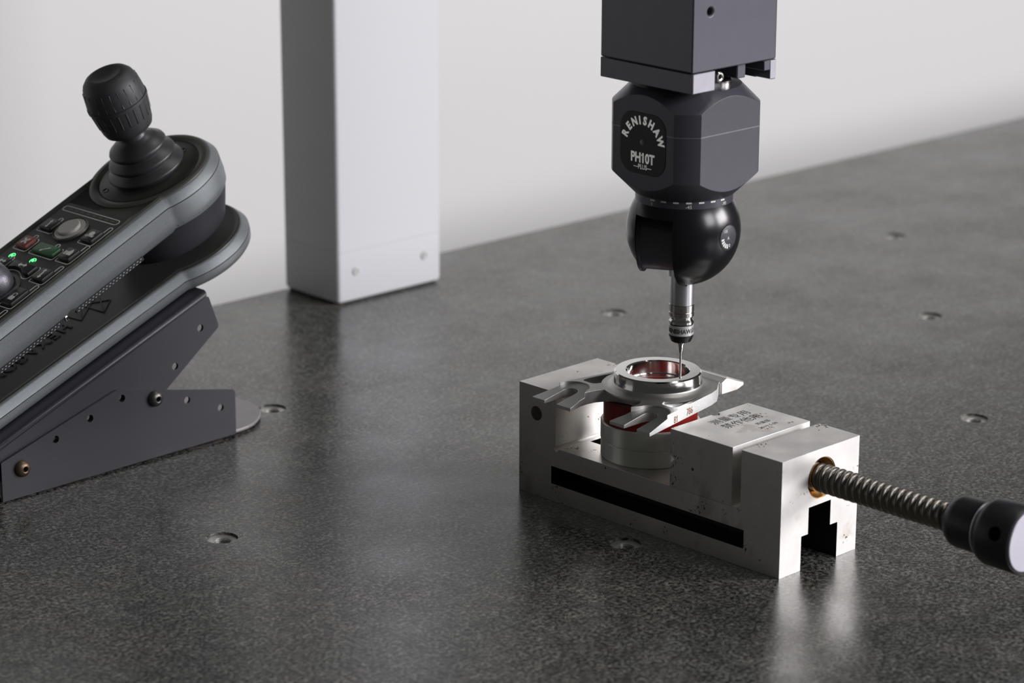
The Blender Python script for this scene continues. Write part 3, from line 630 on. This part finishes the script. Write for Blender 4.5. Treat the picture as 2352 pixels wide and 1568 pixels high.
for k in range(22):                                   # grip flutes above and below the band
    a = 2*math.pi*k/22
    for z0, z1, r0, r1 in ((121.5, 131.2, 16.35, 17.68), (134.6, 145.0, 17.7, 16.55)):
        g = bmesh.new(); ca, sa = math.cos(a), math.sin(a)
        hw0, hw1 = (.25, .75) if z0 < 130 else (.75, .2)
        for hw, r, z in ((hw0, r0, z0), (hw1, r1, z1)):
            for s_ in (-1, 1): g.verts.new((198.4+ca*r-sa*hw*s_, VC+sa*r+ca*hw*s_, z))
            g.verts.new((198.4+ca*(r+.28), VC+sa*(r+.28), z)); 
        v = list(g.verts); g.faces.new([v[0], v[2], v[5], v[3]]); g.faces.new([v[2], v[1], v[4], v[5]]); g.faces.new([v[0], v[1], v[2]]); g.faces.new([v[3], v[5], v[4]]); g.faces.new([v[0], v[3], v[4], v[1]])
        obj('grip_rib', g, 'knob', knob, X=BX)
# ---- membrane panel and keys
PW = 83.2
panel = obj('membrane_panel', prism(rrect(8, 157.0, 20.6, 76.8, 3.5), 82.6, PW), 'panel', ctl, bevel=.25, segs=1, X=BX)
def lines(parent, *paths, width=.62, m='ink', w=PW+.02):
    b = bmesh.new()
    for p in paths: ribbon(p, width, w, .1, bm=b)
    obj('printed_outline', b, m, parent, X=BX)
def keycap(name, poly, m, h=2.0, label=None):
    c = (sum(p[0] for p in poly)/len(poly), sum(p[1] for p in poly)/len(poly))
    sc = lambda k, d=0: [(c[0]+(x-c[0])*k, c[1]+(y-c[1])*k) for x, y in poly]
    o = obj(name, loft([(sc(1), PW-.1), (sc(1), PW+h*.55), (sc(.97), PW+h*.85), (sc(.90), PW+h)]), m, panel, smooth=40, X=BX)
    if label: o['label'] = label
    return o
def icon(parent, polys, top, m='ink'):
    b = bmesh.new()
    for p in polys: prism(p, top, top+.08, 'z', bm=b)
    obj('icon', b, m, parent, X=BX)
KT = PW+2.0
def arrow(cu, cv, ang, L, wd=1.0, double=True):
    """arrow polygon pointing along ang in the panel plane"""
    hd = 1.9; pts = [(-L/2+(hd if double else 0), -wd/2), (L/2-hd, -wd/2), (L/2-hd, -wd*1.5), (L/2, 0), (L/2-hd, wd*1.5), (L/2-hd, wd/2), (-L/2+(hd if double else 0), wd/2)]
    if double: pts += [(-L/2+hd, wd*1.5), (-L/2, 0), (-L/2+hd, -wd*1.5)]
    c, s = math.cos(ang), math.sin(ang); return [(cu+c*x-s*y, cv+s*x+c*y) for x, y in pts]
def hook(u0, u1, v0, v1, up=6):
    """printed J-shaped line: below the key, up its near side, looping past the top"""
    return fillet([(u0+1.0, v1+1.2), (u0-1.6, v1+1.0), (u0-1.6, v0-1.6), (u1+up, v0-1.6), (u1+up, v0+1.6), (u1+.6, v0+1.6)], 2.2)
def right_key(u0, u1, v0, v1, nm):
    k = keycap('key', rrect(u0, u1, v0, v1, 1.4), 'key', label=nm); lines(k, hook(u0, u1, v0, v1)); return k
# right column
k = right_key(130.2, 140.8, 22.6, 33.0, 'dark key with rabbit icon')
icon(k, [circ(136.6, 28.2, 2.0, 16), arrow(134.2, 28.4, rad(90), 7, .8, False), [(134.6, 25), (135.4, 24.4), (134.4, 31.8), (133.6, 31.6)]], KT)
k = right_key(112.0, 122.4, 22.2, 32.2, 'dark key with double arrow icon')
icon(k, [[(115.6, 24.6), (118.6, 24.6), (121, 26.2), (118.6, 27.9), (118.6, 28.4), (115.6, 28.4)], [(115.6, 29), (118.8, 29), (118.8, 29.7), (115.6, 29.7)], [(115.6, 30.3), (118.8, 30.3), (118.8, 31), (115.6, 31)]][0:3], KT)
k = right_key(91.6, 101.9, 22.2, 32.2, 'dark key with long double-headed arrow')
icon(k, [arrow(96.8, 27.4, rad(8), 8.4, 1.0)], KT)
k = right_key(68.0, 83.0, 22.4, 31.6, 'dark key with padlock icon')
icon(k, [rrect(71.5, 74.8, 25.2, 29.2, .4, 2)], KT)
b = bmesh.new(); ribbon(fillet([(74.8, 28.6), (77.4, 28.6), (77.4, 25.9), (75.6, 25.9)], 1.2), .5, KT, .08, bm=b); obj('icon', b, 'ink', k, X=BX)
k = right_key(46.0, 59.0, 22.4, 31.6, 'dark key at the lower right of the keypad')
# left column
def left_key(u0, u1, v0, v1, m, nm):
    k = keycap('key', rrect(u0, u1, v0, v1, 1.4), m, label=nm)
    lines(k, fillet([(u0+1, v1+1.2), (u0-1.6, v1+1.0), (u0-1.6, v0-1.6), (u1-.4, v0-1.6), (u1+.9, v0+.6)], 1.8),
          fillet([(u1+.4, v0+5.6), (u1+3.4, v0+5.6), (u1+3.4, v0+2.8), (u1+.4, v0+2.8)], 1.4)); return k
k = left_key(130.2, 139.6, 61.6, 73.0, 'key', 'dark key with probe icon'); icon(k, [arrow(135, 67.4, rad(5), 6.4, .8, False), circ(132, 67.2, .8, 12)], KT)
k = left_key(111.6, 121.4, 63.4, 73.2, 'keyred', 'red cancel key with white cross')
icon(k, [[(x*math.cos(a)-y*math.sin(a)+116.6, x*math.sin(a)+y*math.cos(a)+68.3) for x, y in ((-3, -.6), (3, -.6), (3, .6), (-3, .6))] for a in (rad(45), rad(-45))], KT)
k = left_key(92.6, 100.2, 60.4, 71.4, 'key', 'dark key beside the silver ball'); icon(k, [arrow(97, 66, rad(90), 6.0, .9)], KT)
# centre column
k = keycap('key', fillet([(111.6, 37.4), (119.6, 37.4), (119.6, 57.0), (116, 57.2), (111.6, 57.2), (111.6, 37.4)], 1.4)[:-1] if False else rrect(111.6, 119.6, 37.2, 57.2, 1.4), 'keygreen', label='wide green confirm key with tick')
icon(k, [[(113.4, 47.8), (114.2, 49.2), (113.0, 49.9), (112.2, 49.4)], [(113.0, 49.4), (113.9, 48.9), (117.2, 44.2), (116.5, 43.6)]], KT)
lines(k, fillet([(112.6, 58.8), (110, 58.8), (110, 35.6), (119.2, 35.6), (120.4, 37.6)], 1.8), fillet([(119.9, 45.6), (123, 45.6), (123, 42.6), (119.9, 42.6)], 1.4))
dpoly = [(101, 37.6), (101, 58), (98.5, 58.6), (94.0, 58.4), (95.8, 54), (96.2, 50), (95.4, 46), (93.2, 42.2), (92.6, 39.4), (93.6, 37.4)]
k = keycap('key', dpoly, 'key', label='wide dark key curved around the silver ball'); icon(k, [arrow(98.4, 48.2, rad(98), 7.2, 1.1)], KT)
lines(k, fillet([(92.6, 59), (94.6, 53.6), (94.6, 49), (93, 44.6), (90.4, 40.6), (90.8, 36.4), (94, 35.6), (101.4, 35.6), (102.2, 37.4)], 1.5))
for u, v in ((104.4, 67.4), (105.4, 48.2)):
    l_ = obj('led', lathe([(0, .9), (.7, .7), (.95, 0), (.95, -.3), (0, -.3)], 20, (u, v, PW), close=False), 'led', panel, smooth=60, X=BX)
    b = bmesh.new(); ribbon([(u+2*math.cos(rad(t)), v+2*math.sin(rad(t))) for t in range(-90, 151, 20)], .45, PW, .1, bm=b); obj('led_loop', b, 'led' , l_, X=BX)
# status bar
lines(panel, rrect(149.6, 153.8, 22.4, 75.0, 2.05)+[rrect(149.6, 153.8, 22.4, 75.0, 2.05)[0]], width=.55)
for i in range(8): obj('bar_segment', box(150.9, 152.5, 26.2+i*5.8, 29.6+i*5.8, PW, PW+.12), 'inkgrey' if i % 2 == 7 else 'shell', panel, X=BX)
# round selector button
ro = obj('selector_ring', ringlathe([(7.2, PW-.3), (7.2, PW+.9), (9.6, PW+1.0), (10.0, PW+.6), (10.2, PW-.3)], 64, (136.4, 50.0, 0)), 'pearl', panel, smooth=35, X=BX)
obj('selector_bezel', ringlathe([(10.2, PW-.3), (10.3, PW+1.0), (11.0, PW+1.2), (11.6, PW-.3)], 64, (136.4, 50.0, 0)), 'shell', ro, smooth=35, X=BX)
obj('selector_button', lathe([(0, PW-.2), (6.9, PW-.2), (6.9, PW+2.4), (6.4, PW+2.8), (0, PW+2.9)], 64, (136.4, 50.0, 0), close=False), 'pearl', ro, smooth=35, X=BX)
# speed ball
sb_ = obj('ball_ring', ringlathe([(13.0, PW-.3), (13.2, PW+1.2), (15.0, PW+1.4), (15.9, PW-.3)], 64, (76, 48.5, 0)), 'shell', panel, smooth=40, X=BX)
obj('speed_ball', lathe([(0, PW), (12.2, PW), (12.6, PW+3), (12.2, PW+8), (10.4, PW+12.4), (7, PW+15), (0, PW+16)], 64, (76, 48.5, 0), close=False), 'ballknob', sb_, smooth=70, X=BX)
# hand strap along the near underside, with stitches
for ua, ub in ((34, 89.5), (98.5, 152)):
    strap = obj('hand_strap', box(ua, ub, VC-36.0, VC-34.2, 59.2, 61.9), 'strap', ctl, bevel=.3, X=BX)
    n = int((ub-ua-2)/2.7)
    for i in range(n):
        for dz, off in ((59.9, 0), (61.2, 1.1)):
            u = ua+1.2+i*2.7+off
            obj('stitch', box(u, u+1.0, VC-36.2, VC-35.9, dz-.22, dz+.22), 'stitch', strap, X=BX)
obj('strap_clasp', box(90.2, 92.2, VC-36.6, VC-33.5, 59.4, 62.6), 'polished', ctl, bevel=.5, X=BX)
obj('strap_slot', prism([(96+2.6*math.cos(rad(t)), 62.6+1.1*math.sin(rad(t))) for t in range(0, 360, 20)], VC-36.75, VC-36.2, 'y'), 'dark', ctl, X=BX)
